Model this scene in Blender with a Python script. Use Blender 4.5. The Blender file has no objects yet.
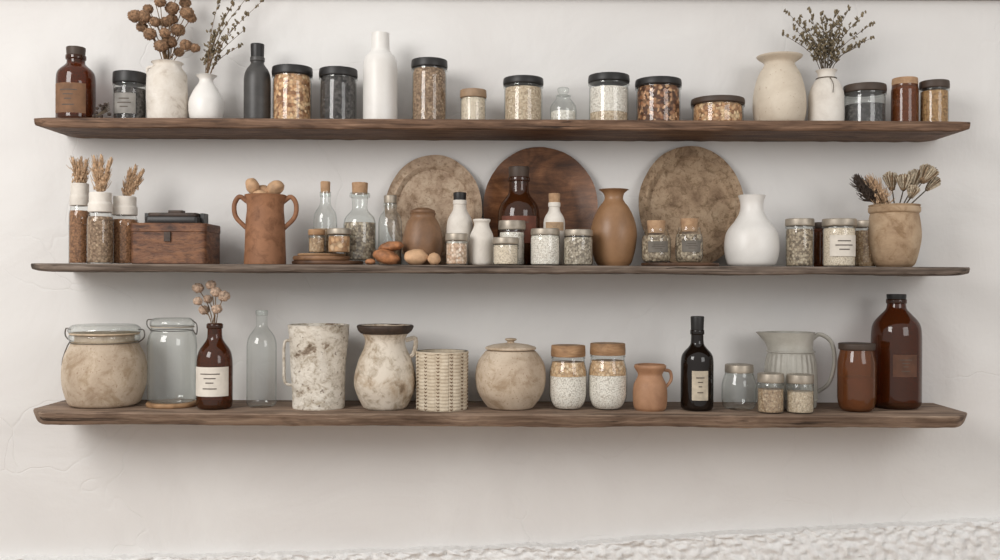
import bpy, bmesh, math, random
from mathutils import Vector, Matrix, noise
random.seed(7)
CAMY=-2.75
ROLL=0.0042
TAU=2*math.pi
scene=bpy.context.scene

# ------------------------------------------------------------ materials
def lin(c):
    o=[]
    for v in c[:3]:
        v=v/255.0
        o.append(v/12.92 if v<=0.04045 else ((v+0.055)/1.055)**2.4)
    return (o[0],o[1],o[2],1.0)

class Mat:
    def __init__(s,name):
        s.m=bpy.data.materials.new(name); s.m.use_nodes=True
        s.nt=s.m.node_tree; s.nt.nodes.clear()
        s.out=s.n('ShaderNodeOutputMaterial')
    def n(s,t,**kw):
        nd=s.nt.nodes.new(t)
        for k,v in kw.items():
            if hasattr(nd,k): setattr(nd,k,v)
        return nd
    def l(s,a,b): s.nt.links.new(a,b)
    def coords(s,scale=(1,1,1),rand=True):
        tc=s.n('ShaderNodeTexCoord'); mp=s.n('ShaderNodeMapping')
        mp.inputs['Scale'].default_value=scale
        if rand:
            oi=s.n('ShaderNodeObjectInfo'); mu=s.n('ShaderNodeMath',operation='MULTIPLY'); mu.inputs[1].default_value=7.3
            s.l(oi.outputs['Random'],mu.inputs[0])
            va=s.n('ShaderNodeVectorMath',operation='ADD')
            s.l(tc.outputs['Object'],va.inputs[0]); s.l(mu.outputs[0],va.inputs[1]); s.l(va.outputs[0],mp.inputs['Vector'])
        else: s.l(tc.outputs['Object'],mp.inputs['Vector'])
        return mp.outputs['Vector']
    def noise(s,vec,scale,detail=5,rough=.55,dist=0):
        n=s.n('ShaderNodeTexNoise'); n.inputs['Scale'].default_value=scale; n.inputs['Detail'].default_value=detail
        n.inputs['Roughness'].default_value=rough; n.inputs['Distortion'].default_value=dist
        s.l(vec,n.inputs['Vector']); return n.outputs['Fac']
    def ramp(s,fac,stops,interp='LINEAR'):
        r=s.n('ShaderNodeValToRGB'); r.color_ramp.interpolation=interp; e=r.color_ramp.elements
        e[0].position=stops[0][0]; e[0].color=lin(stops[0][1])
        e[1].position=stops[-1][0]; e[1].color=lin(stops[-1][1])
        for p,c in stops[1:-1]:
            x=e.new(p); x.color=lin(c)
        s.l(fac,r.inputs['Fac']); return r.outputs['Color']
    def mul(s,a,b,f=1):
        mx=s.n('ShaderNodeMix',data_type='RGBA',blend_type='MULTIPLY'); mx.inputs[0].default_value=f
        s.l(a,mx.inputs[6]); s.l(b,mx.inputs[7]); return mx.outputs[2]
    def bump(s,h,strength,dist=.002,nrm=None):
        b=s.n('ShaderNodeBump'); b.inputs['Strength'].default_value=strength; b.inputs['Distance'].default_value=dist
        s.l(h,b.inputs['Height'])
        if nrm is not None: s.l(nrm,b.inputs['Normal'])
        return b.outputs['Normal']
    def bsdf(s,col,rough=.5,metal=0,nrm=None,coat=0,spec=.5):
        p=s.n('ShaderNodeBsdfPrincipled')
        if isinstance(col,tuple): p.inputs['Base Color'].default_value=lin(col)
        else: s.l(col,p.inputs['Base Color'])
        p.inputs['Roughness'].default_value=rough; p.inputs['Metallic'].default_value=metal
        p.inputs['Specular IOR Level'].default_value=spec
        p.inputs['Coat Weight'].default_value=coat
        if nrm is not None: s.l(nrm,p.inputs['Normal'])
        s.l(p.outputs[0],s.out.inputs['Surface']); return p

def plain(name,c,rough=.5,metal=0,var=.12,scale=40,bump=.15):
    M=Mat(name); v=M.coords(); f=M.noise(v,scale)
    a=tuple(max(0,x*(1-var)) for x in c); b=tuple(min(255,x*(1+var)) for x in c)
    M.bsdf(M.ramp(f,[(.3,a),(.7,b)]),rough,metal,M.bump(f,bump,.001)); return M.m

def ceramic(name,stops,scale=12,rough=.6,bump=.4,fine=120,bd=.003,speck=None,coat=0,sc=(1,1,1),grime=0):
    M=Mat(name); v=M.coords(sc); f=M.noise(v,scale,9,.68,.4); col=M.ramp(f,stops)
    g=M.noise(v,fine,4,.6)
    if grime:
        q=M.noise(v,scale*3.1,7,.7,.6); c=int(255*(1-grime)); col=M.mul(col,M.ramp(q,[(.36,(c,int(c*.96),int(c*.9))),(.52,(255,255,255))]))
    if speck:
        sp=M.noise(v,speck[1],2,.5); mk=M.ramp(sp,[(speck[2],(0,0,0)),(speck[2]+.05,(220,220,220))])
        mx=M.n('ShaderNodeMix',data_type='RGBA'); M.l(mk,mx.inputs[0]); M.l(col,mx.inputs[6]); mx.inputs[7].default_value=lin(speck[0]); col=mx.outputs[2]
    n1=M.bump(f,bump,bd); n2=M.bump(g,bump*.6,.0012,n1)
    M.bsdf(col,rough,0,n2,coat); return M.m

def grains(name,cols,scale=150,rough=.8,bump=.6):
    M=Mat(name); v=M.coords()
    vo=M.n('ShaderNodeTexVoronoi'); vo.inputs['Scale'].default_value=scale; M.l(v,vo.inputs['Vector'])
    sx=M.n('ShaderNodeSeparateColor'); M.l(vo.outputs['Color'],sx.inputs[0])
    n=len(cols); cols=[tuple(min(250,x*1.04) for x in c) for c in cols]
    col=M.ramp(sx.outputs[0],[(i/max(1,n-1),c) for i,c in enumerate(cols)])
    col=M.mul(col,M.ramp(vo.outputs['Distance'],[(.4,(255,255,255)),(.85,(165,155,145))]),.7)
    inv=M.n('ShaderNodeMath',operation='SUBTRACT'); inv.inputs[0].default_value=1; M.l(vo.outputs['Distance'],inv.inputs[1])
    M.bsdf(col,rough,0,M.bump(inv.outputs[0],bump,.0012),0,.3); return M.m

def glass(name,tint,edge,refl=.95,body=None,bodyamt=0,rough=.03,f0=.045):
    M=Mat(name)
    lw=M.n('ShaderNodeLayerWeight'); lw.inputs['Blend'].default_value=.3
    tr=M.n('ShaderNodeBsdfTransparent'); M.l(M.ramp(lw.outputs['Facing'],[(.35,tint),(.98,edge)]),tr.inputs[0])
    base=tr.outputs[0]
    if body:
        df=M.n('ShaderNodeBsdfDiffuse'); df.inputs[0].default_value=lin(body)
        m0=M.n('ShaderNodeMixShader'); m0.inputs[0].default_value=bodyamt; M.l(base,m0.inputs[1]); M.l(df.outputs[0],m0.inputs[2]); base=m0.outputs[0]
    gl=M.n('ShaderNodeBsdfGlossy'); gl.inputs['Roughness'].default_value=rough; gl.inputs[0].default_value=(refl,refl,refl,1)
    # Schlick reflectance, the same for outer and inner faces of the thin glass wall
    l2=M.n('ShaderNodeLayerWeight'); l2.inputs['Blend'].default_value=.5
    pw=M.n('ShaderNodeMath',operation='POWER'); pw.inputs[1].default_value=4.5; M.l(l2.outputs['Facing'],pw.inputs[0])
    ma=M.n('ShaderNodeMath',operation='MULTIPLY_ADD'); ma.inputs[1].default_value=.7; ma.inputs[2].default_value=f0; M.l(pw.outputs[0],ma.inputs[0])
    v=M.coords(); nz=M.noise(v,25,2); nb=M.bump(nz,.12,.003); M.l(nb,gl.inputs['Normal'])
    mx=M.n('ShaderNodeMixShader'); M.l(ma.outputs[0],mx.inputs[0]); M.l(base,mx.inputs[1]); M.l(gl.outputs[0],mx.inputs[2])
    M.l(mx.outputs[0],M.out.inputs['Surface']); return M.m

def wood(name,stops,sc=(1.5,22,34),rough=.6,bump=.5,rand=False,dark=.75,crack=False):
    M=Mat(name); v=M.coords(sc,rand); f=M.noise(v,1.6,12,.72,.7)
    v2=M.coords((sc[0]*.9,sc[1]*.22,sc[2]*.2),rand); g=M.noise(v2,2.2,5,.55,1.4)
    col=M.mul(M.ramp(f,stops),M.ramp(g,[(.32,(140,130,122)),(.6,(255,255,255))]),dark)
    n1=M.bump(f,bump,.003)
    if crack:
        v3=M.coords((sc[0]*1.3,sc[1]*1.8,sc[2]*1.8),rand); h=M.noise(v3,1.1,6,.6,.5)
        ck=M.ramp(h,[(.33,(92,80,70)),(.4,(255,255,255))]); col=M.mul(col,ck,.85); n1=M.bump(ck,.5,.002,n1)
    M.bsdf(col,rough,0,n1,0,.35); return M.m

G=glass('clear_glass',(252,253,252),(170,174,172))
G2=glass('jar_glass_bright',(250,252,251),(140,146,143),1,(228,230,227),.03,.03,.06)
AMB=glass('amber_glass',(164,96,44),(50,24,10),.9,(80,47,24),.4)
AMBL=glass('amber_glass_light',(200,140,88),(88,48,24),.9,(132,86,52),.35)
DKG=glass('dark_bottle_glass',(46,27,17),(14,9,6),.9,(27,18,13),.7)
BLK=plain('black_lid_metal',(33,31,30),.45,.1)
DLID=plain('dark_brown_lid',(66,52,42),.55)
METAL=plain('zinc_lid_metal',(164,154,140),.45,.5)
WIRE=plain('steel_wire',(120,115,110),.3,.9)
CORK=ceramic('cork',[(.3,(150,116,86)),(.7,(190,156,122))],60,.85,.6,200)
LWOOD=wood('light_lid_wood',[(.3,(136,100,70)),(.7,(184,148,110))],(10,10,60),.6,.4,True,.5)
DWOOD=wood('dark_board_wood',[(.3,(58,40,28)),(.7,(108,76,54))],(6,30,60),.5)
MWOOD=wood('warm_board_wood',[(.3,(110,78,54)),(.7,(166,126,92))],(6,30,60),.5)
LABEL=plain('paper_label',(214,206,194),.8,0,.05)
KRAFT=plain('kraft_label',(170,142,112),.8,0,.1)
INK=plain('label_ink',(84,74,66),.8)
WHT=ceramic('white_glaze',[(.3,(216,212,206)),(.7,(231,228,223))],8,.4,.1,60)
WHTR=ceramic('rough_white_ceramic',[(.3,(200,192,181)),(.55,(222,215,205)),(.75,(232,227,218))],14,.75,.6,90)
WHTP=ceramic('white_plaster_pot',[(.28,(160,144,128)),(.42,(208,199,187)),(.7,(228,222,213))],18,.85,.8,90,.004)
CREAM=ceramic('cream_stoneware',[(.3,(190,175,155)),(.6,(212,200,182)),(.8,(221,211,196))],8,.7,.3,100,.003,((168,142,116),160,.68))
SPECK=ceramic('speckled_stoneware',[(.3,(166,146,125)),(.55,(197,180,159)),(.8,(212,198,180))],7,.75,.4,110,.003,((146,118,94),190,.64),grime=.14)
BIRCH=ceramic('whitewashed_bark',[(.32,(82,66,54)),(.38,(146,130,112)),(.44,(204,195,181)),(.6,(222,215,203)),(.8,(231,225,214))],17,.9,1,80,.007,((100,80,64),75,.66),0,(1,1,1.3),.22)
RUST=ceramic('rustic_cream_glaze',[(.33,(128,104,82)),(.4,(180,162,140)),(.48,(206,195,179)),(.8,(221,211,198))],10,.65,.7,80,.005,None,0,(1,1,1),.22)
TERRA=ceramic('terracotta',[(.3,(122,82,56)),(.6,(152,106,74)),(.8,(172,126,92))],10,.7,.4,100,.003,grime=.18)
TERRAL=ceramic('light_terracotta',[(.3,(142,102,74)),(.6,(172,130,98)),(.8,(188,146,114))],12,.6,.3,100)
BRN=ceramic('brown_stoneware',[(.3,(94,68,48)),(.6,(134,100,72)),(.8,(152,118,88))],9,.5,.3,100)
BRNV=ceramic('tan_brown_glaze',[(.3,(118,86,58)),(.55,(146,110,78)),(.8,(166,128,94))],6,.4,.25,100)
POT=ceramic('weathered_pot_clay',[(.3,(132,104,78)),(.5,(174,148,119)),(.8,(200,178,151))],9,.75,.5,90,grime=.15)
PLATEA=ceramic('weathered_beige_platter',[(.32,(138,114,92)),(.5,(174,151,128)),(.75,(196,177,154))],20,.8,.7,120,.004,((122,98,78),210,.63),grime=.2)
PLATEB=ceramic('weathered_tan_platter',[(.32,(118,94,72)),(.5,(156,132,106)),(.75,(182,160,134))],18,.8,.8,110,.005,((104,80,60),200,.63),grime=.25)
PLWOOD=wood('walnut_plate_wood',[(.3,(70,43,27)),(.5,(116,76,48)),(.75,(162,112,75))],(5,14,24),.42,.3)
GREY=ceramic('grey_glaze',[(.3,(150,146,136)),(.6,(176,172,162)),(.8,(190,186,178))],10,.45,.25,80)
DKRIM=ceramic('dark_burnt_rim',[(.3,(34,26,21)),(.7,(74,56,44))],30,.6,.6,80)
MATB=plain('matte_charcoal',(62,60,58),.45)
BOX=ceramic('rustic_dark_wood_box',[(.3,(62,40,27)),(.45,(98,62,41)),(.6,(128,86,57)),(.8,(150,108,76))],26,.6,.8,80,.004,None,0,(.5,.5,1.6),.35)
KNIT=ceramic('cream_knit_yarn',[(.3,(180,164,141)),(.6,(206,193,172)),(.8,(219,208,190))],40,.95,.6,200)
KNITD=plain('brown_stitch_yarn',(112,86,64),.95)
POTATO=plain('potato_skin',(190,153,118),.7,0,.15)
NUT=plain('bread_crust_brown',(146,98,64),.65,0,.3,60,.6)
STEM=plain('dry_stem',(112,88,62),.8)
STEMD=plain('dark_dry_stem',(78,66,50),.8)
FLB=plain('brown_dried_flower',(128,100,76),.95,0,.3,150,.5)
FLP=plain('pale_dried_flower',(178,154,134),.9,0,.25,150,.5)
FLO=plain('olive_dried_buds',(110,98,76),.9,0,.3,150,.5)
FLG=plain('pale_thistle_bristle',(186,172,150),.9,0,.25,150,.5)
FLC=plain('brown_thistle_cup',(122,100,76),.9,0,.3,150,.5)
WHEAT=plain('wheat_straw',(186,156,125),.85,0,.2,150)
PLD=plain('dark_seed_plume',(66,54,46),.9)
c_gran=grains('granola',[(232,205,165),(196,150,108),(128,84,56),(215,178,138)],120)
c_dgran=grains('dark_granola',[(210,170,130),(150,102,70),(90,58,42),(74,48,36),(190,144,106)],120)
c_dark=grains('black_tea',[(34,32,32),(62,58,57),(94,90,87),(44,41,40)],170)
c_brown=grains('brown_seeds',[(128,103,82),(160,135,110),(106,82,63),(182,158,131)],190)
c_cream=grains('cream_flour',[(212,198,178),(220,208,190)],300,.9,.2)
c_beige=grains('beige_oats',[(198,180,156),(184,164,140),(210,195,172)],220)
c_white=grains('white_sugar',[(220,213,203),(230,226,218)],300,.9,.2)
c_rice=grains('white_rice',[(216,207,192),(230,223,212),(196,184,166)],200)
c_spice=grains('brown_spice',[(138,100,71),(158,116,83),(114,79,56)],220)
c_must=grains('mustard_spice',[(160,124,82),(180,144,100),(130,98,64)],220)
c_grey=grains('grey_seeds',[(150,138,122),(186,175,158),(112,102,90),(204,194,178)],190)
c_pepper=grains('peppercorns',[(96,84,72),(150,134,114),(188,174,152),(120,106,90)],170)
c_nuts=grains('mixed_nuts',[(198,160,122),(156,116,82),(216,188,154)],90)
c_tan=grains('tan_herbs',[(176,150,120),(148,120,92),(198,176,148)],200)
c_puff=grains('toasted_oats',[(206,178,144),(184,150,114),(220,198,168)],150)

# ------------------------------------------------------------ geometry
def rnd(pts,rad,n=4):
    out=[pts[0]]
    for i in range(1,len(pts)-1):
        p0=Vector(pts[i-1]);p=Vector(pts[i]);p1=Vector(pts[i+1])
        a=p0-p;b=p1-p
        if a.length<1e-6 or b.length<1e-6: continue
        A=p+a.normalized()*min(rad,.48*a.length); B=p+b.normalized()*min(rad,.48*b.length)
        for j in range(n+1):
            t=j/n; q=A*(1-t)**2+p*2*t*(1-t)+B*t*t; out.append((max(q.x,0),q.y))
    out.append(pts[-1]); return out
def spl(pts,n=6):
    P=[Vector(p) for p in pts]; P=[P[0]*2-P[1]]+P+[P[-1]*2-P[-2]]
    out=[]
    for i in range(1,len(P)-2):
        a,b,c,d=P[i-1:i+3]
        for j in range(n):
            t=j/n; out.append(.5*((2*b)+(c-a)*t+(2*a-5*b+4*c-d)*t*t+(3*b-a-3*c+d)*t**3))
    out.append(P[-2]); return out
def sprof(pts,n=6): return [(max(q.x,0.0),q.y) for q in spl(pts,n)]
def lathe(prof,seg=48,wob=None,sy=1):
    V=[];F=[];rings=[]
    for r,z in prof:
        if r<1e-5:
            V.append((0,0,z)); rings.append([len(V)-1])
        else:
            ring=[]
            for i in range(seg):
                th=TAU*i/seg; m=wob(th,z) if wob else 1
                V.append((r*m*math.cos(th),r*m*math.sin(th)*sy,z)); ring.append(len(V)-1)
            rings.append(ring)
    for a,b in zip(rings,rings[1:]):
        if len(a)==1 and len(b)==1: continue
        for i in range(seg):
            j=(i+1)%seg
            if len(a)==1: F.append((a[0],b[j],b[i]))
            elif len(b)==1: F.append((a[i],a[j],b[0]))
            else: F.append((a[i],a[j],b[j],b[i]))
    return V,F
def arc(r,z0,z1,half,center=-math.pi/2,n=20,t=.0008):
    V=[];F=[]
    for i in range(n+1):
        th=center-half+2*half*i/n; c,s=math.cos(th),math.sin(th)
        V+= [((r)*c,(r)*s,z0),((r)*c,(r)*s,z1),((r+t)*c,(r+t)*s,z0),((r+t)*c,(r+t)*s,z1)]
    for i in range(n):
        a=4*i;b=a+4
        F+=[(a+2,b+2,b+3,a+3),(a,a+1,b+1,b),(a+1,a+3,b+3,b+1),(a,b,b+2,a+2)]
    F+=[(0,2,3,1),(4*n,4*n+1,4*n+3,4*n+2)]
    return V,F
def merge(*gs):
    V=[];F=[]
    for v,f in gs:
        o=len(V); V+=list(v); F+=[tuple(i+o for i in q) for q in f]
    return V,F
def tube(pts,r0,r1=None,seg=6,smooth=3,flat=1):
    if r1 is None: r1=r0
    P=[Vector(p) for p in pts]
    if smooth>1 and len(P)>2: P=spl(P,smooth)
    V=[];F=[];n=len(P); t=(P[1]-P[0]).normalized()
    u=t.orthogonal().normalized()
    if abs(t.y)<.9:
        u=(Vector((0,1,0))-t*t.y).normalized()
    for i,p in enumerate(P):
        if i==0: d=P[1]-P[0]
        elif i==n-1: d=P[-1]-P[-2]
        else: d=P[i+1]-P[i-1]
        d.normalize(); u=(u-d*u.dot(d)).normalized(); w=d.cross(u)
        r=r0+(r1-r0)*i/(n-1)
        for k in range(seg):
            a=TAU*k/seg; V.append(tuple(p+(u*math.cos(a)*flat+w*math.sin(a))*r))
    for i in range(n-1):
        for k in range(seg):
            F.append((i*seg+k,i*seg+(k+1)%seg,(i+1)*seg+(k+1)%seg,(i+1)*seg+k))
    F.append(tuple(range(seg))[::-1]); F.append(tuple((n-1)*seg+k for k in range(seg)))
    return V,F
_ico={}
def ball(c,r,sub=2,rough=.1,sc=(1,1,1),rot=0):
    if sub not in _ico:
        bm=bmesh.new(); bmesh.ops.create_icosphere(bm,subdivisions=sub,radius=1)
        bm.verts.ensure_lookup_table()
        _ico[sub]=([v.co.copy() for v in bm.verts],[tuple(v.index for v in f.verts) for f in bm.faces]); bm.free()
    vs,fs=_ico[sub]; off=Vector((random.random()*50,0,0)); c=Vector(c); V=[]
    R=Matrix.Rotation(rot,3,'Y')
    for v in vs:
        m=r*(1+rough*2*(noise.noise(v*2.3+off))+rough*random.uniform(-.3,.3)*(0 if sub>2 else 1))
        q=R@Vector((v.x*m*sc[0],v.y*m*sc[1],v.z*m*sc[2])); V.append(tuple(c+q))
    return V,fs
def mkobj(name,geom,mat,parent=None,sharp=35,loc=None):
    me=bpy.data.meshes.new(name); me.from_pydata([tuple(v) for v in geom[0]],[],[tuple(f) for f in geom[1]])
    me.validate(); bm=bmesh.new(); bm.from_mesh(me); bmesh.ops.recalc_face_normals(bm,faces=bm.faces); bm.to_mesh(me); bm.free()
    me.shade_smooth()
    try: me.set_sharp_from_angle(angle=math.radians(sharp))
    except Exception: pass
    me.materials.append(mat)
    ob=bpy.data.objects.new(name,me); scene.collection.objects.link(ob)
    if parent: ob.parent=parent
    if loc: ob.location=loc
    return ob

class Item:
    def __init__(s,name,x0,x1,yt,zb,y,rt=.9):
        s.y=y; d=y-CAMY; xc=(x0+x1)/2; s.k=d/1000; s.R=(x1-x0)/2*s.k*.98; s.zb=zb
        y2=yt-ROLL*(xc-500); dd=d-rt*s.R if y2<280 else d+rt*s.R
        s.H=(280-y2)*dd/1000-zb; s.X=(xc-500)*s.k
        s.e=bpy.data.objects.new(name,None); s.e.empty_display_size=.05; s.e.location=(s.X,y,zb); scene.collection.objects.link(s.e)
    def P(s,px,py,dy=0):
        d=s.y+dy-CAMY
        return Vector(((px-500)*d/1000-s.X,dy,(280-(py-ROLL*(px-500)))*d/1000-s.zb))
    def part(s,name,g,mat,sharp=35): return mkobj(name,g,mat,s.e,sharp)

def clip(prof,zmax,f,z0=.003):
    out=[(0,z0)]
    for i in range(1,len(prof)):
        r,z=prof[i]; r0,zp=prof[i-1]
        if z>=zmax:
            t=(zmax-zp)/max(z-zp,1e-6); rr=(r0+(r-r0)*t)*f; out.append((rr,zmax)); break
        if r>0: out.append((r*f,max(z,z0)))
    else: zmax=prof[-1][1]
    out.append((0,zmax+.001)); return out
def layer(prof,z0,z1,f):
    def rad(z):
        for i in range(1,len(prof)):
            if prof[i][1]>=z and prof[i][0]>0:
                a,b=prof[i-1],prof[i]; t=(z-a[1])/max(b[1]-a[1],1e-6); return (a[0]+(b[0]-a[0])*t)*f
        return prof[-1][0]*f
    n=8; zs=[z0+(z1-z0)*i/n for i in range(n+1)]
    return [(0,z0)]+[(rad(z),z) for z in zs]+[(0,z1)]

JS=[(0,0),(.95,0),(.95,.88),(.9,.94),(.9,1)]
JR=[(0,0),(.8,0),(1,.12),(1,.72),(.8,.9),(.78,1)]
def jar(name,x0,x1,yt,zb,y,lid,cont,fill=.9,lh=.14,lr=1.0,gl=None,prof=JS,top=None,split=.6,label=None,cork=False,rr=.008,knob=False):
    it=Item(name,x0,x1,yt,zb,y,.9 if not cork else .6); R,H=it.R,it.H; Hb=H*(1-lh)
    p=rnd([(r*R,z*Hb) for r,z in prof],rr); it.part('glass_body',lathe(p),gl or G)
    if top:
        it.part('contents',lathe(clip(p,Hb*split,.95)),cont)
        it.part('contents_top',lathe(layer(p,Hb*split+.0005,Hb*fill,.95)),top)
    elif cont: it.part('contents',lathe(clip(p,Hb*fill,.95)),cont)
    L=R*lr
    if cork: pl=[(0,Hb-.012),(L*.86,Hb-.012),(L,H),(0,H)]
    else: pl=[(0,Hb-.003),(L,Hb-.003),(L*1.01,Hb+.3*(H-Hb)),(L*.985,H),(0,H)]
    it.part('cork_stopper' if cork else 'lid',lathe(rnd(pl,.0025)),lid)
    if not cork:
        it.part('rim_band',lathe([(L*.96,Hb-.009),(L*1.0,Hb-.008),(L*1.0,Hb-.005),(L*.96,Hb-.004)]),gl or G)
    if label:
        z0,z1,ha,lm=label
        r=prof[2][0]*R+.0006
        it.part('label',arc(r,z0*Hb,z1*Hb,ha),lm)
        it.part('label_print',merge(*[arc(r+.0009,(z0+(z1-z0)*q)*Hb,(z0+(z1-z0)*(q+.05))*Hb,ha*w,t=.0003) for q,w in((.7,.45),(.5,.6),(.3,.35))]),INK)
    return it
BP=[(0,0),(1,0),(1,.66),(.9,.76),(.42,.86),(.38,.9),(.38,1)]
def bottle(name,x0,x1,yt,zb,y,mat,prof=BP,cap=None,cont=None,label=None,rr=.014,lip=True,rt=.35):
    it=Item(name,x0,x1,yt,zb,y,rt); R,H=it.R,it.H; ch=cap[1] if cap else 0; Hb=H*(1-ch)
    p=rnd([(r*R,z*Hb) for r,z in prof],rr); rn=prof[-1][0]*R
    it.part('body',lathe(p),mat)
    if lip: it.part('neck_lip',lathe(rnd([(rn*.9,Hb-.014),(rn*1.14,Hb-.013),(rn*1.14,Hb-.001),(rn*.8,Hb-.001)],.003)),mat)
    if cont: it.part('contents',lathe(clip(p,Hb*cont[1],.94)),cont[0])
    if cap:
        cr=cap[0]*R
        it.part('cap',lathe(rnd([(0,Hb-.004),(cr*.93,Hb-.004),(cr,H),(0,H)],.003)),cap[2])
    if label:
        z0,z1,ha,lm=label; r=R+.0006
        it.part('label',arc(r,z0*Hb,z1*Hb,ha),lm)
        it.part('label_print',merge(*[arc(r+.0009,(z0+(z1-z0)*q)*Hb,(z0+(z1-z0)*(q+.035))*Hb,ha*w,t=.0003) for q,w in((.75,.5),(.6,.3),(.45,.2),(.25,.35))]),INK)
    return it
def wobf(a,sd=0):
    return lambda th,z:1+a*(noise.noise(Vector((math.cos(th)*1.3+sd,math.sin(th)*1.3,z*14)))*1.6)
def vessel(name,x0,x1,yt,zb,y,pts,mat,th=.005,rt=None,wob=None,inner=.75,n=6,seg=64,bname='body'):
    """pts: (radius frac, height frac) from foot to rim; open mouth with inner wall"""
    it=Item(name,x0,x1,yt,zb,y,pts[-1][0] if rt is None else rt); R,H=it.R,it.H
    o=sprof([(r*R,z*H) for r,z in pts],n)
    foot=[(0,0),(max(o[0][0]-.004,.001),0)]
    inn=[(max(r-th,.001),z) for r,z in o if z>H*(1-inner)][::-1]
    prof=foot+o[:-1]+[(o[-1][0],o[-1][1]-.0015),(o[-1][0]-th*.5,o[-1][1])]+inn+[(0,inn[-1][1])]
    it.part(bname,lathe(prof,seg,wob),mat,50); return it

# ------------------------------------------------------------ room
def wall_mat():
    M=Mat('white_wall_plaster'); v=M.coords((1,1,1),False)
    a=M.noise(v,2.6,5,.55,.8); b=M.noise(v,45,5,.6); c=M.noise(M.coords((6,1,1.4),False),2.0,5,.55,1.2)
    vo=M.n('ShaderNodeTexVoronoi',feature='DISTANCE_TO_EDGE'); vo.inputs['Scale'].default_value=1.9
    wv=M.n('ShaderNodeVectorMath',operation='ADD'); nn=M.n('ShaderNodeTexNoise'); nn.inputs['Scale'].default_value=1.6; nn.inputs['Detail'].default_value=4
    M.l(v,nn.inputs['Vector']); M.l(v,wv.inputs[0]); sc=M.n('ShaderNodeVectorMath',operation='SCALE'); sc.inputs[3].default_value=1.0
    M.l(nn.outputs['Color'],sc.inputs[0]); M.l(sc.outputs[0],wv.inputs[1]); M.l(wv.outputs[0],vo.inputs['Vector'])
    cr=M.ramp(vo.outputs['Distance'],[(0,(0,0,0)),(.008,(255,255,255))])
    msk=M.ramp(M.noise(v,1.4,2),[(.44,(0,0,0)),(.54,(255,255,255))])
    mx=M.n('ShaderNodeMix',data_type='RGBA',blend_type='LIGHTEN'); mx.inputs[0].default_value=1; M.l(cr,mx.inputs[6]); M.l(msk,mx.inputs[7])
    col=M.ramp(a,[(.3,(217,214,211)),(.7,(225,223,220))])
    n1=M.bump(a,.4,.025); n15=M.bump(c,.22,.007,n1); n2=M.bump(b,.25,.003,n15); n3=M.bump(mx.outputs[2],.4,.002,n2)
    M.bsdf(col,.85,0,n3,0,.3); return M.m
WALL=wall_mat()
def box(x0,x1,y0,y1,z0,z1):
    V=[(x,y,z) for x in(x0,x1) for y in(y0,y1) for z in(z0,z1)]
    return V,[(0,1,3,2),(4,6,7,5),(0,4,5,1),(2,3,7,6),(0,2,6,4),(1,5,7,3)]
mkobj('wall_back',box(-2.6,2.6,0,.12,-1.5,1.1),WALL)
mkobj('floor',box(-2.6,2.6,-4,.12,-1.6,-1.5),wood('floor_wood',[(.3,(150,120,92)),(.7,(190,160,128))],(1,12,12)))
mkobj('trim_1',box(-2.6,2.6,-.03,0,.7735,.84),plain('ceiling_trim_paint',(176,172,168),.8,0,.04))
# rough plaster skirting, slanting up to the right
def ledge():
    V=[];F=[];nx=700;rows=70
    def top(px):
        pts=[(-600,566),(60,560),(340,554),(560,546),(700,536),(1000,521),(1600,500)]
        for (a,ya),(b,yb) in zip(pts,pts[1:]):
            if px<=b: t=(px-a)/(b-a); return (280-(ya+(yb-ya)*t)+ROLL*(px-500))*2.72/1000
        return -.6
    for i in range(nx+1):
        x=-2.5+5*i/nx; zt=top(500+x*1000/2.72)+.005*noise.noise(Vector((x*9,0,0)))+.005*noise.noise(Vector((x*45,3,0)))
        for j in range(rows+1):
            if j==0: y=0;z=zt+.003
            else:
                z=zt-(zt+1.5)*((j-1)/(rows-1))**2.6 if j>1 else zt
                y=-.035-.008*noise.noise(Vector((x*14,z*14,1)))-.012*noise.noise(Vector((x*60,z*60,4)))-.007*noise.noise(Vector((x*130,z*130,4)))
                if j==1:y=-.024
            V.append((x,y,z))
    w=rows+1
    for i in range(nx):
        for j in range(rows): F.append((i*w+j,(i+1)*w+j,(i+1)*w+j+1,i*w+j+1))
    return V,F
mkobj('baseboard_back',ledge(),ceramic('rough_plaster_skirting',[(.3,(232,231,229)),(.7,(243,242,240))],60,.9,.9,200,.006),sharp=80)

def shelf(name,xl,xr,zt,th,depth,endtaper,mat,seed,slant,bow=0):
    V=[];F=[];nx=240;xm=(xl+xr)/2;hw=(xr-xl)/2
    for i in range(nx+1):
        x=xl+(xr-xl)*i/nx; u=abs(x-xm)/hw
        e=max(0,(u-.95)/.05); d=depth-bow*u**3-endtaper*e**2+.005*noise.noise(Vector((x*3,seed,0)))+.003*noise.noise(Vector((x*17,seed,0)))+.0012*noise.noise(Vector((x*60,seed,0)))
        b=th+.003*noise.noise(Vector((x*4,seed,5)))+.0014*noise.noise(Vector((x*30,seed,5)))-.3*th*e**2
        sl=slant*(1+.6*noise.noise(Vector((x*6,seed,9))))
        chip=.0015*max(0,noise.noise(Vector((x*25,seed,19))))
        for y,z in((-.0005,zt),(-d+.005,zt),(-d+.001+chip,zt-.0015-chip),(-d,zt-.004-chip),(-d+sl*.4,zt-b*.5),(-d+sl,zt-b+.003),(-d+sl+.004,zt-b),(-.0005,zt-b)): V.append((x,y,z))
    for i in range(nx):
        for j in range(8): F.append((i*8+j,(i+1)*8+j,(i+1)*8+(j+1)%8,i*8+(j+1)%8))
    F.append(tuple(range(8))); F.append(tuple(nx*8+k for k in range(7,-1,-1)))
    return mkobj(name,(V,F),mat)
ZT,ZM,ZB=.4095,.037,-.333
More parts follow.
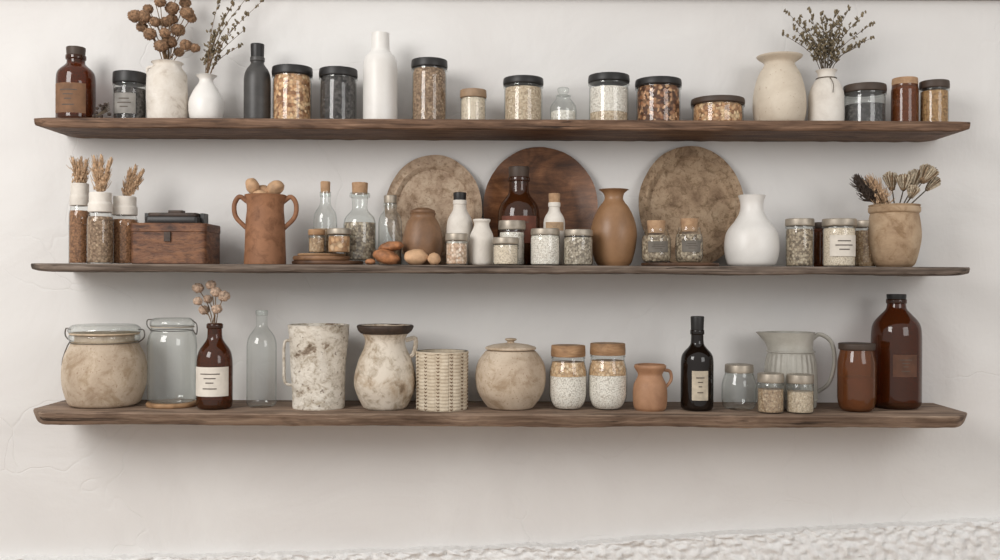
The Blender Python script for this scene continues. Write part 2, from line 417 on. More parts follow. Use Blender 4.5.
shelf('wooden_shelf',-1.194,1.201,ZT,.026,.205,.012,wood('warm_brown_shelf_wood',[(.3,(66,49,39)),(.44,(106,80,62)),(.56,(132,103,82)),(.72,(162,133,109))],(2.2,50,70),.65,.7,False,.8,True),1,.004)
shelf('wooden_shelf',-1.178,1.180,ZM,.020,.26,.02,wood('grey_brown_shelf_wood',[(.3,(72,61,54)),(.46,(106,93,83)),(.6,(134,120,108)),(.75,(160,146,132))],(2.2,50,70),.7,.7,False,.7,True),2,.004)
shelf('wooden_shelf',-1.188,1.192,ZB,.033,.27,.06,wood('oak_shelf_wood',[(.3,(84,67,56)),(.44,(126,104,88)),(.56,(152,130,111)),(.72,(178,157,138))],(2.2,46,60),.7,.8,False,.75,True),3,.014,.01)

# ------------------------------------------------------------ plants
def balls(it,root,tips,r,mat,sub=2,rough=.14,stem=STEM,name='flower_heads',sr=.0014,dy=.03):
    S=[];B=[]
    for px,py in tips:
        o=random.uniform(-dy,dy); p=it.P(px,py,o); b=it.P(*root,0)+Vector((random.uniform(-.006,.006),random.uniform(-.006,.006),-.03))
        m=(b+p)/2+Vector(((p.x-b.x)*-.15,0,.01)); S.append(tube([b,m,p],sr,sr*.8,5))
        rr=r*random.uniform(.8,1.15)
        B.append(ball(p,rr,sub,rough*.5,(1,1,.88)))
        for k in range(60):
            d=Vector((random.gauss(0,1),random.gauss(0,1),random.gauss(0,1))).normalized()
            B.append(ball(p+Vector((d.x,d.y,d.z*.88))*rr*.97,rr*.13,1,.1))
    it.part('stems',merge(*S),stem); it.part(name,merge(*B),mat,180)
def twigs(it,root,tips,mat,stem,leaf=.0028,n=9,dy=.03,leafn='leaves',sr=.0013,side=.02,start=.35):
    S=[];B=[]
    for px,py in tips:
        o=random.uniform(-dy,dy); p=it.P(px,py,o); b=it.P(*root,0)+Vector((random.uniform(-.005,.005),random.uniform(-.005,.005),-.03))
        m=(b+p)/2+Vector(((p.x-b.x)*-.18,random.uniform(-.005,.005),.01)); S.append(tube([b,m,p],sr,sr*.4,5))
        path=spl([b,m,p],10)
        for k in range(n):
            t=start+(1-start)*k/(n-1); q=path[min(len(path)-1,int(t*(len(path)-1)))]
            d=Vector((random.uniform(-1,1),random.uniform(-.7,.7),random.uniform(.1,1))).normalized()*side*random.uniform(.5,1)*(1.2-t*.6)
            e=q+d; S.append(tube([q,e],sr*.5,sr*.3,4,1)); 
            for w in range(3):
                B.append(ball(q+d*(1-.3*w)+Vector((random.uniform(-1,1),random.uniform(-1,1),random.uniform(-1,1)))*leaf*.7,leaf*random.uniform(.7,1.2),1,.2,(.6,.6,1.3),random.uniform(-1,1)))
        B.append(ball(p,leaf*1.3,1,.2,(.7,.7,1.4)))
    it.part('stems',merge(*S),stem); it.part(leafn,merge(*B),mat,180)
def plume(it,a,b,rad,n,mat,name='wheat_plume',stem=STEM,dy=0,ln=.03,full=False):
    A=it.P(*a,0); B=it.P(*b,dy); S=[]; ax=(B-A)
    for k in range(n):
        t=random.uniform(0,.75)
        q=A+ax*t; s=math.sin(min(1,t+.25)*math.pi)*.5+.5
        d=Vector((random.gauss(0,.5),random.gauss(0,.5),random.gauss(0,.2)))*rad*s
        e=q+d+ax.normalized()*ln*random.uniform(.6,1.2)
        S.append(tube([q,q+d*.7+ax.normalized()*ln*.3,e],.0014,.0005,4,2))
    for k in range(n//3):
        t=random.uniform(.1,.95); q=A+ax*t+Vector((random.gauss(0,.4),random.gauss(0,.4),0))*rad*(1.1-t)
        S.append(ball(q,.0036,1,.1,(.7,.7,1.6)))
    it.part(name,merge(*S),mat,180)
    it.part('stalk',tube([A-ax.normalized()*.03,A+ax*.8],.0018,.001,5,1),stem)

# ============================================================ TOP SHELF
Y=-.10
bottle('amber_apothecary_bottle',56,94,46,ZT,Y,AMB,[(0,0),(1,0),(1,.66),(.93,.76),(.48,.86),(.46,.9),(.46,1)],cap=(.5,.1,DLID),label=(.12,.55,.9,plain('brown_label',(118,86,62),.8)),cont=(c_spice,.1))
it=Item('dried_twig',88,114,98,ZT,-.165,.1)
it.part('twigs',merge(*[tube([(-.03+i*.004,0,.003+.001*i),(0,(i-2)*.004,.012+.004*i),(.028-.004*i,(i-2)*.008,.024+.006*i)],.002,.001,5) for i in range(5)]),STEMD)
it.part('buds',merge(*[ball((random.uniform(-.025,.025),random.uniform(-.01,.01),random.uniform(.006,.04)),.005,1,.2) for i in range(12)]),PLD,180)
jar('tea_jar',112,146,70,ZT,Y,BLK,c_dark,.85,.2,.98,label=(.2,.7,.7,plain('grey_label',(132,128,122),.7)))
it=vessel('white_ceramic_vase',146,187,59,ZT,Y,[(.8,0),(.97,.06),(1,.3),(.99,.6),(.93,.8),(.72,.9),(.66,.95),(.76,1)],WHTP,wob=wobf(.03,1))
it.part('lug_handle',tube([(-it.R*.7,0,it.H*.93),(-it.R*1.0,0,it.H*.9),(-it.R*.95,0,it.H*.76)],.004,.004,8),WHTP)
balls(it,(166,60),[(134,16),(147,9),(159,2),(171,8),(184,3),(190,18),(154,22),(164,33),(177,30),(185,45),(194,48),(149,34),(171,19),(141,27),(178,52),(160,46),(169,42),(186,13),(152,-6),(176,-8),(143,17),(165,22)],.0165,FLB,dy=.035)
it=vessel('white_bud_vase',188,223,73,ZT,Y,[(.62,0),(.9,.1),(1,.3),(.95,.5),(.65,.72),(.42,.84),(.42,.92),(.62,1)],WHT,.004)
twigs(it,(205,74),[(217,2),(232,4),(250,-8),(247,14),(262,0),(213,32),(226,38),(238,46),(243,30),(222,20),(236,-5),(208,52)],FLO,STEM,.004,8)
bottle('charcoal_bottle',243,270,43,ZT,Y,MATB,[(0,0),(1,0),(1,.7),(.85,.8),(.52,.88),(.48,.92),(.48,1)],cap=(.52,.16,BLK))
jar('granola_jar',271,312,64,ZT,Y,BLK,c_gran,.97,.13)
jar('black_tea_jar',318,357,66,ZT,Y,BLK,c_dark,.97,.13)
bottle('white_ceramic_bottle',362,397,32,ZT,Y,WHT,[(0,0),(1,0),(1,.63),(.9,.74),(.6,.79),(.53,.83),(.51,1)],rr=.012,lip=False)
jar('seed_storage_jar',410,447,57,ZT,Y,BLK,c_brown,.96,.11)
jar('small_flour_jar',459,486,88,ZT,Y,plain('tan_lid',(150,124,98),.6),c_cream,.95,.2)
jar('oat_jar',502,543,75,ZT,Y,BLK,c_beige,.9,.13)
it=Item('glass_decanter',549,576,86,ZT,Y,.3); R,H=it.R,it.H
it.part('glass_body',lathe(rnd([(0,0),(.95*R,0),(R,H*.2),(R,H*.5),(.6*R,H*.66),(.5*R,H*.72),(.6*R,H*.78)],.01)),G2)
it.part('contents',lathe(rnd([(0,.003),(.88*R,.003),(.92*R,H*.2),(.92*R,H*.36),(0,H*.38)],.006)),c_white)
it.part('glass_stopper',lathe(sprof([(0,H*.74),(.5*R,H*.76),(.3*R,H*.8),(.42*R,H*.88),(.4*R,H*.96),(0,H)])),G2)
jar('rice_jar',587,629,72,ZT,Y,BLK,c_beige,.85,.13,top=c_white,split=.28)
jar('muesli_jar',634,681,76,ZT,Y,BLK,c_dgran,.96,.13)
jar('low_granola_jar',690,744,95,ZT,Y,DLID,c_gran,.95,.18)
vessel('cream_stoneware_vase',752,805,51,ZT,Y,[(.8,0),(.93,.08),(1,.25),(.96,.5),(.8,.72),(.62,.84),(.58,.9),(.82,.97),(.86,1)],CREAM,wob=wobf(.01,4))
it=vessel('white_bottle_vase',808,843,68,ZT,Y,[(.9,0),(1,.05),(1,.4),(.97,.6),(.72,.78),(.5,.86),(.5,.94),(.62,1)],WHTR,.004)
it.part('wire_tie',merge(lathe([(it.R*.56,it.H*.84),(it.R*.6,it.H*.85),(it.R*.56,it.H*.86)]),tube([(0,-it.R*.6,it.H*.85),(.004,-it.R*.98,it.H*.7),(.002,-it.R*1.05,it.H*.55)],.001,.001,5)),STEMD)
twigs(it,(825,70),[(782,34),(788,14),(799,20),(809,11),(820,14),(834,12),(848,9),(861,15),(869,25),(870,38),(845,32),(803,38),(858,46),(815,30),(830,28),(793,28),(840,20),(826,20)],FLO,STEMD,.0040,12,side=.024)
jar('herb_jar',843,885,82,ZT,Y,DLID,c_dark,.62,.16,gl=G2)
jar('amber_spice_jar',890,918,76,ZT,Y,CORK,c_spice,.93,.13,.9,gl=AMBL)
jar('mustard_spice_jar',919,948,79,ZT,Y,DLID,c_must,.9,.14)

# ============================================================ MIDDLE SHELF
def brushjar(x0,x1,yt,y,tips,cont,kind):
    it=Item('wheat_bottle',x0,x1,yt,ZM,y,.5); R,H=it.R,it.H
    p=rnd([(0,0),(R,0),(R,.62*H),(.8*R,.72*H),(.8*R,.76*H)],.006)
    it.part('glass_body',lathe(p),G); it.part('contents',lathe(clip(p,.66*H,.94)),cont)
    it.part('white_collar',lathe(rnd([(.7*R,.72*H),(.92*R,.72*H),(.92*R,.84*H),(.84*R,.86*H),(.84*R,H),(.7*R,H),(.7*R,.8*H)],.003)),WHTR)
    for (a,b) in tips: plume(it,a,b,.0125,170,WHEAT,kind,ln=.022)
brushjar(69,90,183,-.14,[((79,186),(72,157)),((80,186),(80,158)),((81,186),(86,160))],c_spice,'wheat_ears')
brushjar(87,113,192,-.20,[((99,194),(93,154)),((99,194),(101,153)),((101,194),(111,156))],c_brown,'wheat_ears')
brushjar(111,138,196,-.14,[((126,198),(136,164)),((125,198),(130,168)),((127,198),(144,168))],c_spice,'grass_ears')
it=Item('rustic_keepsake_box',139,214,223,ZM,-.15,.7); R,H=it.R,it.H
def rbox(w,d,z0,z1,r=.012,n=5,top=0):
    ring=[]
    for cx,cy,a0 in((w-r,d-r,0),(-w+r,d-r,90),(-w+r,-d+r,180),(w-r,-d+r,270)):
        for k in range(n+1):
            a=math.radians(a0+90*k/n); ring.append((cx+r*math.cos(a),cy+r*math.sin(a)))
    m=len(ring);V=[];F=[]
    lv=[(z0,.97),(z0+.002,1),(z1-.002,1),(z1,.97)]
    for z,s in lv: V+=[(x*s,y*s,z) for x,y in ring]
    for j in range(3):
        for i in range(m): F.append((j*m+i,j*m+(i+1)%m,(j+1)*m+(i+1)%m,(j+1)*m+i))
    F.append(tuple(range(m))[::-1]); F.append(tuple(3*m+i for i in range(m))); return V,F
it.part('box_body',rbox(R,.07,0,H*.82),BOX); it.part('box_rim',rbox(R*1.01,.072,H*.78,H),BOX)
it.part('latch',merge(box(-.008,.008,-.076,-.069,H*.55,H*.78)),DKRIM)
it.part('dark_lid',rbox(R*.72,.045,H,H+.018,.01),BLK)
it.part('dark_lid_top',merge(rbox(R*.66,.04,H+.0182,H+.028,.01),rbox(R*.2,.015,H+.0282,H+.036,.006)),DKRIM)
it.part('lid_catch',merge(box(-R*.8,-R*.7,-.02,.02,H,H+.028),box(R*.7,R*.8,-.02,.02,H,H+.028)),BLK)
it=vessel('terracotta_two_handled_jug',244,286,193,ZM,-.15,[(.98,0),(1,.04),(.97,.3),(.93,.6),(.88,.8),(.92,.9),(1,1)],TERRA,wob=wobf(.012,2))
for s in(-1,1):
    it.part('handle',tube([(s*it.R*.86,0,it.H*.9),(s*it.R*1.25,0,it.H*.97),(s*it.R*1.5,0,it.H*.86),(s*it.R*1.42,0,it.H*.68),(s*it.R*.9,0,it.H*.52)],.0065,.006,10,5),TERRA)
it.part('potatoes',merge(*[ball(it.P(px,py,dy),r,3,.06,(1.15,1,.9),rt) for px,py,dy,r,rt in((252,186,-.01,.019,1.2),(275,188,-.01,.021,-.5),(263,192,.015,.02,.3),(260,196,-.025,.018,0))]),POTATO,180)
# round board with bottles
it=Item('round_wooden_board',291,364,262,ZM,-.155,.2); R=it.R
def slab(R,z0,z1,sy): return lathe(rnd([(0,z0),(R*.97,z0),(R,(z0+z1)/2),(R*.97,z1),(0,z1)],.003),64,None,sy)
it.part('board',slab(R,0,.011,.85),DWOOD)
b2=Item('small_serving_board',291,352,252,ZM+.0112,-.16,.2)
b2.part('board',slab(b2.R*.96,0,.012,.9),MWOOD); b2.part('board_foot',slab(b2.R*.8,.0121,.018,.95),LWOOD)
ZZ=ZM+.0112+.0182
bottle('corked_bottle',313,337,181,ZZ,-.13,G2,[(0,0),(1,0),(1,.55),(.9,.66),(.45,.78),(.42,1)],cap=(.42,.14,CORK),cont=(c_tan,.4),rr=.008)
jar('small_spice_jar',308,325,229,ZZ,-.195,LWOOD,c_tan,.8,.2)
jar('nut_jar',327,351,228,ZZ,-.2,METAL,c_nuts,.85,.2)
bottle('corked_spice_bottle',343,376,182,ZM+.0115,-.125,G2,[(0,0),(1,0),(1,.55),(.9,.64),(.48,.74),(.45,.8),(.55,1)],cap=(.5,.13,CORK),cont=(c_pepper,.56),rr=.008)
bottle('clear_glass_bottle',378,402,195,ZM,-.13,G2,[(0,0),(1,0),(1,.7),(.85,.8),(.5,.86),(.5,1)],cap=(.56,.1,METAL),cont=(c_brown,.3),rr=.008)
# plates
def platter(name,x0,x1,yt,mat,rimw=.8,dish=.018,ridge=False,sd=0):
    y=-.03; d=y-CAMY; k=d/1000; a=(x1-x0)/2*k
    X=((x0+x1)/2-500)*k; ztop=(280-yt+ROLL*((x0+x1)/2-500))*(d+.015)/1000; h=(ztop-ZM)
    tilt=math.asin(.044/h); b=h/math.cos(tilt)/2*.997
    pf=[(0,.004),(rimw*.6,.004),(rimw*.85,.0035),(rimw,0),(1,-dish*.75)]
    if ridge: pf=[(0,.004),(.3,.0035),(.6,.004),(.76,.003),(.8,-.005),(.84,-.009),(.88,-.0065),(.95,-.010),(1,-dish*.8)]
    pf2=[(1,-dish*.75+.004),(rimw,.007),(.4,.012),(0,.012)]
    V=[];F=[];seg=96;prof=[(r,z) for r,z in pf]+[(r,z) for r,z in pf2]; rings=[]
    for r,z in prof:
        if r==0: V.append((0,z,0)); rings.append([len(V)-1]); continue
        g=[]
        for i in range(seg):
            t=TAU*i/seg; m=1+(.014*noise.noise(Vector((math.cos(t)*2+sd,math.sin(t)*2,0)))+.004*noise.noise(Vector((math.cos(t)*9+sd,math.sin(t)*9,0))) if r>.5 else 0)
            if abs(math.sin(t)+1)<.02: m=min(m,1)
            V.append((a*r*m*math.cos(t),z,b*r*m*math.sin(t))); g.append(len(V)-1)
        rings.append(g)
    for p,q in zip(rings,rings[1:]):
        for i in range(seg):
            j=(i+1)%seg
            if len(p)==1: F.append((p[0],q[i],q[j]))
            elif len(q)==1: F.append((p[i],p[j],q[0]))
            else: F.append((p[i],p[j],q[j],q[i]))
    ob=mkobj(name,(V,F),mat,sharp=50)
    ob.rotation_euler=(-tilt,0,0)
    bpy.context.view_layer.update()
    M=ob.rotation_euler.to_matrix(); zs=[(M@v.co).z for v in ob.data.vertices]; ys=[(M@v.co).y for v in ob.data.vertices]
    ob.location=(X,-.002-max(ys),ZM-min(zs)); return ob
platter('beige_ceramic_platter',385,482,155,PLATEA,.8,.018,True,1)
platter('round_wooden_plate',483,597,147,PLWOOD,.72,.022,False,5)
platter('tan_ceramic_platter',638,743,146,PLATEB,.82,.018,True,9)
it=vessel('brown_lidded_pot',402,443,212,ZM,-.135,[(.62,0),(.85,.1),(1,.35),(.98,.55),(.8,.8),(.62,.92),(.66,1)],BRN)
it.part('lid',lathe(rnd([(0,it.H-.004),(it.R*.6,it.H-.002),(it.R*.62,it.H+.006),(it.R*.3,it.H+.013),(0,it.H+.014)],.003)),BRN)
# bread rolls and potatoes lying on shelf
def lump(name,px,y,r,mat,sc,rough=.06,rot=0,z=0):
    d=y-CAMY; ob=mkobj(name,ball((0,0,0),r,3,rough,sc,rot),mat,sharp=180)
    zm=min(v.co.z for v in ob.data.vertices); ob.location=((px-500)*d/1000,y,ZM-zm+z); return ob
lump('bread_roll',386,-.205,.03,NUT,(1.2,.85,.62),.06,.25)
lump('bread_roll',391,-.19,.026,NUT,(1.25,.8,.5),.06,-.15,.034)
lump('potato',416,-.215,.026,POTATO,(1.15,.85,.8))
lump('potato',434,-.218,.0165,POTATO,(1,.9,.95))
lump('almond',370,-.232,.011,NUT,(1.2,1,.7),.08)
bottle('white_sauce_bottle',446,473,192,ZM,-.125,WHTR,[(0,0),(1,0),(1,.6),(.9,.72),(.5,.84),(.46,1)],cap=(.5,.1,BLK),rr=.01)
jar('pink_salt_jar',445,468,233,ZM,-.21,METAL,grains('pink_salt',[(214,190,168),(190,156,130),(232,216,200)],160),.85,.2)
bottle('milk_bottle',469,494,219,ZM,-.17,WHTR,[(0,0),(1,0),(1,.55),(.9,.7),(.62,.84),(.6,.92),(.72,.96),(.7,1)],rr=.01,lip=False)
jar('flour_jar',492,519,237,ZM,-.225,METAL,c_cream,.9,.2)
jar('white_canister_jar',498,526,220,ZM,-.15,METAL,c_white,.9,.18,label=(.2,.7,.8,LABEL))
bottle('dark_amber_bottle',497,540,166,ZM,-.105,AMB,[(0,0),(1,0),(1,.56),(.92,.68),(.5,.8),(.46,.86),(.46,1)],cap=(.5,.1,DLID),label=(.25,.55,.9,plain('red_brown_label',(100,54,38),.7)))
bottle('white_capped_bottle',543,565,193,ZM,-.13,WHTR,[(0,0),(1,0),(1,.7),(.85,.78),(.5,.86),(.5,1)],cap=(.55,.12,CORK),label=(.55,.68,.9,KRAFT),rr=.008)
jar('sugar_jar',529,561,228,ZM,-.205,METAL,c_white,.95,.15,.92)
jar('seed_jar',562,594,229,ZM,-.205,METAL,c_grey,.92,.15,.92)
vessel('tan_ceramic_vase',590,637,188,ZM,-.135,[(.66,0),(.84,.1),(1,.36),(.94,.56),(.7,.74),(.46,.84),(.4,.89),(.46,.95),(.66,1)],BRNV,.004)
it=Item('dark_serving_board',640,720,262.5,ZM,-.175,.2); it.part('board',slab(it.R,0,.009,.68),DWOOD)
jar('corked_spice_jar',641,671,220,ZM+.0092,-.18,CORK,c_pepper,.8,.2,.64,prof=JR,cork=True,label=(.3,.62,.7,plain('slate_label',(104,98,90),.8)))
jar('corked_spice_jar',675,703,218,ZM+.0092,-.18,CORK,c_pepper,.8,.2,.64,prof=JR,cork=True,label=(.3,.62,.7,plain('slate_label2',(110,104,96),.8)))
vessel('white_ceramic_vase',724,779,194,ZM,-.14,[(.72,0),(.9,.06),(1,.26),(.92,.48),(.62,.64),(.45,.76),(.42,.88),(.5,1)],WHT,.004)
jar('pepper_jar',785,814,218,ZM,-.16,METAL,c_pepper,.9,.13)
jar('brown_tincture_jar',813,828,222,ZM,-.10,DLID,c_spice,.9,.12,gl=AMBL)
jar('labelled_white_jar',822,856,218,ZM,-.19,METAL,c_cream,.92,.13,label=(.25,.75,.9,LABEL))
jar('herb_jar',853,876,220,ZM,-.125,METAL,c_tan,.9,.13)
it=vessel('rustic_clay_pot',868,920,203,ZM,-.155,[(.62,0),(.8,.08),(.97,.36),(1,.55),(.93,.8),(.88,.9),(.97,1)],POT,wob=wobf(.015,6))
it.part('rim_collar',lathe(rnd([(it.R*.9,it.H*.86),(it.R*.97,it.H*.88),(it.R*.98,it.H*.96),(it.R*.9,it.H*.97)],.003)),POT)
plume(it,(874,203),(854,174),.024,420,PLD,'dark_seed_plume',ln=.020,full=True)
plume(it,(884,206),(870,178),.028,420,WHEAT,'tan_plume',ln=.026,full=True)
S=[];B=[];C=[]
for bx,by,tx,ty,r,o in((892,190,889,173,.020,.015),(903,190,904,175,.022,-.012),(912,188,917,171,.022,.012),(922,182,931,167,.026,-.005),(910,198,914,186,.018,-.03),(926,190,937,179,.016,.02)):
    a=it.P(bx,by,o); t=it.P(tx,ty,o*1.3); b=it.P(896,206,0)+Vector((0,0,-.03)); ax=t-a; L=ax.length; ax.normalize()
    S.append(tube([b,(b+a)/2,a],.002,.0016,5))
    u=ax.orthogonal().normalized(); w=ax.cross(u)
    C.append(ball(a+ax*.006,r*.42,2,.12,(1,1,1)))
    for k in range(150):
        th=random.uniform(0,TAU); q=math.sqrt(random.random()); d=u*math.cos(th)+w*math.sin(th)
        e=a+ax*(L*(1.05-.25*q*q)+random.uniform(-.003,.003))+d*r*q
        (B if random.random()<.72 else C).append(tube([a+d*r*.25*q,a+ax*L*.5+d*r*.75*q,e],.0011,.0012,4,2))
it.part('stems',merge(*S),STEMD); it.part('thistle_bristles',merge(*B),FLG,180); it.part('thistle_cups',merge(*C),FLC,180)

# ============================================================ BOTTOM SHELF
it=Item('clip_top_clay_jar',64,146,323,ZB,-.125,.75); R,H=it.R,it.H
it.part('clay_body',lathe([(0,0)]+sprof([(.72*R,0),(.86*R,.05*H),(.98*R,.25*H),(R,.45*H),(.94*R,.62*H),(.82*R,.74*H),(.78*R,.79*H)])+[(0,.79*H)],64,wobf(.008,3)),SPECK)
it.part('glass_collar',lathe(rnd([(.76*R,.79*H),(.84*R,.8*H),(.84*R,.87*H),(.76*R,.88*H)],.004)),G2)
it.part('neck',lathe([(.7*R,.78*H),(.7*R,.885*H)]),SPECK)
it.part('rubber_seal',lathe(rnd([(0,.88*H),(.83*R,.88*H),(.83*R,.9*H),(0,.9*H)],.002)),plain('seal_rubber',(196,176,150),.6))
it.part('glass_lid',lathe(rnd([(0,.9*H),(.86*R,.9*H),(.86*R,.955*H),(.74*R,H),(0,H)],.006)),G2)
wl=[lathe([(R*.8,.775*H),(R*.83,.78*H),(R*.8,.785*H)])]
wl.append(tube([(-R*.84,0,.78*H),(-R*.98,0,.86*H),(-R*.96,0,.95*H),(-R*.84,0,.93*H)],.0018,.0018,6))
wl.append(tube([(R*.84,0,.78*H),(R*.98,0,.84*H),(R*.97,0,.93*H),(R*.84,0,.94*H)],.0018,.0018,6))
wl.append(tube([(-R*.86,-.01,.3*H),(-R*1.02,-.01,.5*H),(-R*.9,-.01,.72*H),(-R*.84,0,.8*H)],.0016,.0016,6))
it.part('wire_clip',merge(*wl),WIRE)
co=Item('wooden_coaster',147,198,398,ZB,-.135,.2); co.part('board',slab(co.R,0,.012,1),LWOOD)
it=Item('clip_top_glass_jar',147,198,317,ZB+.0122,-.135,.8); R,H=it.R,it.H
it.part('glass_body',lathe(rnd([(0,0),(.94*R,0),(.96*R,.7*H),(.9*R,.8*H),(.8*R,.84*H),(.82*R,.9*H)],.01)),G2)
it.part('glass_lid',lathe(rnd([(0,.9*H),(.86*R,.9*H),(.86*R,.96*H),(.7*R,H),(0,H)],.005)),G2)
it.part('seal_ring',lathe(rnd([(.7*R,.885*H),(.85*R,.885*H),(.85*R,.9*H),(.7*R,.9*H)],.002)),plain('grey_seal',(170,160,146),.6))
it.part('wire_clip',merge(lathe([(R*.82,.845*H),(R*.86,.85*H),(R*.82,.855*H)]),tube([(-R*.84,0,.85*H),(-R*1.0,0,.9*H),(-R*1.0,0,.97*H),(-R*.8,0,.98*H)],.0016,.0016,6),tube([(R*.84,0,.85*H),(R*.97,0,.8*H),(R*.98,0,.92*H),(R*.8,0,.97*H)],.0016,.0016,6)),WIRE)
it=bottle('amber_flower_bottle',197,233,323,ZB,-.18,AMB,[(0,0),(1,0),(1,.56),(.9,.68),(.45,.8),(.4,.86),(.4,1)],label=(.16,.5,1.1,LABEL))
balls(it,(215,323),[(198,288),(211,285),(224,296),(198,301),(208,299),(217,309),(204,310),(216,292)],.0135,FLP,dy=.025,name='pompon_heads')
bottle('clear_oil_bottle',247,277,310,ZB,-.14,G2,[(0,0),(1,0),(1,.66),(.85,.74),(.4,.82),(.36,.86),(.36,1)])
it=vessel('whitewashed_bark_pitcher',288,350,323,ZB,-.15,[(.82,0),(.86,.03),(.88,.3),(.92,.6),(.97,.9),(1,1)],BIRCH,.007,wob=wobf(.035,8),seg=96)
it.part('handle',tube([(-it.R*.85,0,it.H*.8),(-it.R*1.12,0,it.H*.78),(-it.R*1.14,0,it.H*.5),(-it.R*1.1,0,it.H*.3),(-it.R*.8,0,it.H*.26)],.004,.004,8,5),BIRCH)
it=vessel('rustic_cream_pitcher',354,417,324,ZB,-.165,[(.62,0),(.74,.04),(.96,.22),(1,.36),(.86,.58),(.68,.74),(.66,.84),(.84,.95),(.88,1)],RUST,.006,wob=wobf(.02,12))
it.part('dark_rim',lathe(rnd([(it.R*.78,it.H*.9),(it.R*.88,it.H*.93),(it.R*.94,it.H*.99),(it.R*.86,it.H*1.01),(it.R*.8,it.H*.99)],.004),64,wobf(.05,12)),DKRIM)
it.part('lug',tube([(it.R*.66,0,it.H*.82),(it.R*.98,0,it.H*.84),(it.R*.92,0,it.H*.66),(it.R*.72,0,it.H*.62)],.006,.006,8,4),RUST)
# knitted cup
it=Item('knitted_basket',415,470,349,ZB,-.165,.95); R,H=it.R,it.H
rows=17; NC=12; prof=[(0,0),(R*.9,0)]
for i in range(rows*8+1):
    z=H*i/(rows*8); prof.append((R*(.93+.02*z/H),z))
prof+=[(R*.85,H),(R*.83,H*.3),(0,H*.3)]
def knit(th,z):
    ph=(z/H)*rows
    s=abs(math.sin(ph*math.pi)); a=(th/TAU*NC)%1
    if a<.6: return 1+.025*s+.014*math.sin(a/.6*math.pi)
    return .99+.012*math.sin((a-.6)/.4*math.pi)
it.part('knit_body',lathe(prof,336,knit),KNIT,180)
st=[]
for c in range(NC):
    for k in range(rows):
        for q in(.70,.90):
            th=TAU*(c+q)/NC; th2=TAU*(c+.8)/NC; z=H*(k+.25)/rows; r=R*.952
            st.append(tube([(r*math.cos(th),r*math.sin(th),z+H*.35/rows),(r*1.004*math.cos(th2),r*1.004*math.sin(th2),z)],.0011,.0011,5,1))
it.part('stitches',merge(*st),KNITD,180)
it.part('hem',merge(lathe(rnd([(R*.84,H*.97),(R*.98,H*.965),(R*.98,H),(R*.84,H*1.0)],.003))),KNIT)
it=Item('round_lidded_clay_pot',475,547,338,ZB,-.15,.1); R,H=it.R,it.H
it.part('body',lathe([(0,0)]+sprof([(.55*R,0),(.68*R,.04*H),(.93*R,.24*H),(R,.46*H),(.93*R,.66*H),(.74*R,.8*H),(.66*R,.83*H)])+[(0,.83*H)],64),SPECK)
it.part('lid',lathe([(0,.835*H)]+rnd([(.6*R,.835*H),(.72*R,.84*H),(.72*R,.875*H),(.5*R,.91*H),(.12*R,.935*H)],.004)+[(0,.935*H)],64),SPECK)
it.part('knob',lathe(sprof([(0,.925*H),(.1*R,.93*H),(.1*R,.955*H),(.17*R,.98*H),(.12*R,H),(0,H)])),SPECK)
for a,b,t in((549,588,344),(588,628,342)):
    jar('breakfast_jar',a,b,t,ZB,-.16,LWOOD,c_white,.88,.16,.9,prof=[(0,0),(.7,0),(1,.2),(1,.7),(.86,.88),(.84,1)],top=c_puff,split=.62,rr=.02)
it=vessel('small_terracotta_jug',633,668,363,ZB,-.175,[(.82,0),(.95,.08),(1,.3),(.95,.55),(.74,.72),(.72,.8),(.92,.93),(.9,1)],TERRAL,.004)
it.part('handle',tube([(it.R*.8,0,it.H*.88),(it.R*1.16,0,it.H*.84),(it.R*1.22,0,it.H*.66),(it.R*.92,0,it.H*.5)],.0045,.004,8,5),TERRAL)
bottle('dark_wine_bottle',681,714,316,ZB,-.17,DKG,[(0,0),(1,0),(1,.62),(.92,.7),(.42,.8),(.38,.86),(.38,1)],cap=(.42,.14,BLK),label=(.14,.5,.5,plain('aged_label',(186,174,154),.8)))
jar('small_glass_jar',722,757,363,ZB,-.15,METAL,None,.3,.16,.82,gl=G2,prof=[(0,0),(.85,0),(1,.2),(1,.7),(.82,.92),(.8,1)],rr=.012)
jar('small_herb_jar',757,785,372,ZB,-.215,METAL,c_tan,.75,.2,.95,gl=G2)
jar('small_herb_jar',786,815,373,ZB,-.215,METAL,c_beige,.7,.2,.95,gl=G2)
# grey fluted jug
it=Item('grey_fluted_jug',765,817,331,ZB,-.10,.8); R,H=it.R,it.H
def jw(th,z):
    u=z/H; c=abs(((th-math.pi+math.pi)%TAU)-math.pi)
    rib=.018*math.cos(26*th)*(1 if .12<u<.72 else 0)
    sp=.5*max(0,(u-.72)/.28)**1.3*math.exp(-(c/.38)**2)
    return 1+rib+sp
o=sprof([(.9*R,0),(.98*R,.04*H),(R,.3*H),(.97*R,.55*H),(.88*R,.72*H),(.84*R,.84*H),(.92*R,H)],8)
it.part('body',lathe([(0,0)]+o+[(r-.005,z) for r,z in o if z>.3*H][::-1]+[(0,.32*H)],208,jw),GREY,60)
it.part('bands',merge(*[lathe(rnd([(r*R,z*H),(r*R+.003,z*H+.001),(r*R+.003,z*H+.004),(r*R,z*H+.005)],.001)) for r,z in((.885,.73),(1.0,.1))]),GREY)
it.part('handle',tube([(R*.8,0,H*.9),(R*1.15,0,H*.97),(R*1.6,0,H*.86),(R*1.72,0,H*.6),(R*1.5,0,H*.32),(R*.96,0,H*.18)],.006,.005,10,6),GREY)
it=Item('amber_glass_jar',838,876,342,ZB,-.175,.9); R,H=it.R,it.H
it.part('glass_body',lathe(rnd([(0,0),(.85*R,0),(R,.16*H),(R,.74*H),(.86*R,.88*H),(.86*R,.93*H)],.014)),AMBL)
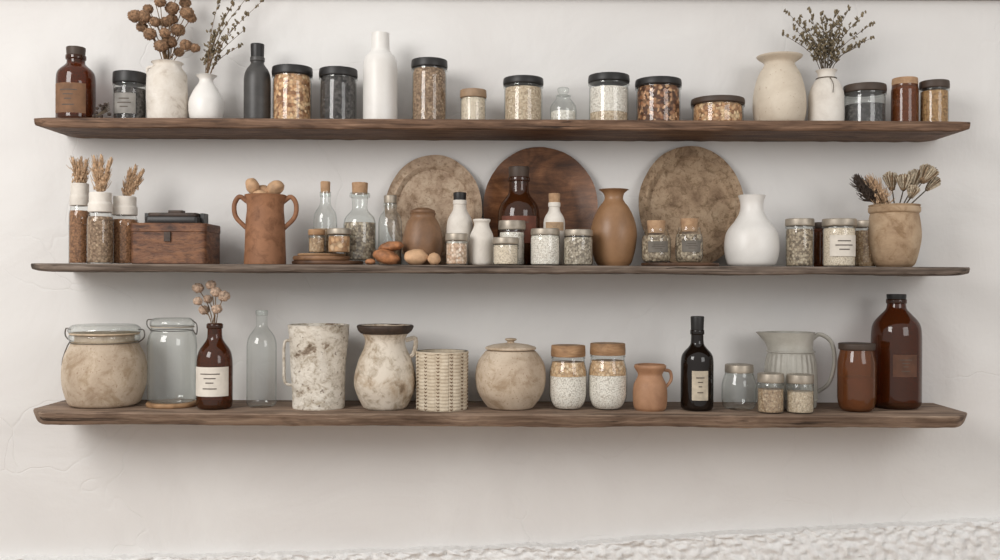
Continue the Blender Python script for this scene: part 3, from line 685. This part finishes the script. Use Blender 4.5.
it.part('dried_contents',lathe(rnd([(0,.004),(.78*R,.004),(.9*R,.16*H),(.9*R,.5*H),(0,.52*H)],.01)),plain('brown_powder',(116,78,52),.9))
it.part('lid',lathe(rnd([(0,.9*H),(.94*R,.9*H),(.96*R,H),(0,H)],.004)),DLID)
bottle('large_amber_bottle',872,921,294,ZB,-.105,AMB,[(0,0),(1,0),(1,.68),(.94,.78),(.5,.88),(.38,.91),(.36,1)],label=(.3,.5,.5,plain('worn_brown_label',(88,56,38),.7)),cap=(.4,.04,BLK),rr=.02)

# ------------------------------------------------------------ lights, world, camera
w=bpy.data.worlds.new('room_light'); scene.world=w; w.use_nodes=True; nt=w.node_tree; nt.nodes.clear()
o=nt.nodes.new('ShaderNodeOutputWorld'); bg=nt.nodes.new('ShaderNodeBackground'); tc=nt.nodes.new('ShaderNodeTexCoord')
dp=nt.nodes.new('ShaderNodeVectorMath'); dp.operation='DOT_PRODUCT'; dp.inputs[1].default_value=Vector((-.3,-.6,.7)).normalized()
mr=nt.nodes.new('ShaderNodeMapRange'); mr.inputs['From Min'].default_value=-1; mr.inputs['From Max'].default_value=1; mr.inputs['To Min'].default_value=.2; mr.inputs['To Max'].default_value=.74
nt.links.new(tc.outputs['Generated'],dp.inputs[0]); nt.links.new(dp.outputs['Value'],mr.inputs['Value']); nt.links.new(mr.outputs[0],bg.inputs['Strength'])
bg.inputs['Color'].default_value=(1,.985,.968,1); nt.links.new(bg.outputs[0],o.inputs['Surface'])
def area(name,loc,tgt,sx,sy,e,col):
    l=bpy.data.lights.new(name,'AREA'); l.shape='RECTANGLE'; l.size=sx; l.size_y=sy; l.energy=e; l.color=col
    ob=bpy.data.objects.new(name,l); ob.location=loc; ob.rotation_euler=(Vector(tgt)-Vector(loc)).to_track_quat('-Z','Y').to_euler(); scene.collection.objects.link(ob)
area('window_light',(-1.9,-2.5,1.1),(0.3,0,-.25),1.2,1.5,58,(1,.98,.958))
area('right_area_light',(2.2,-3.0,.7),(.2,0,-.25),1.4,1.4,24,(1,.99,.98))  # weaker area light aimed at the shelves from the front right
cam=bpy.data.cameras.new('camera'); cam.sensor_width=36; cam.lens=36; cam.clip_start=.05
co_=bpy.data.objects.new('camera',cam); co_.location=(0,CAMY,0); co_.rotation_euler=(math.pi/2,-ROLL,0); scene.collection.objects.link(co_); scene.camera=co_
scene.view_settings.view_transform='Standard'
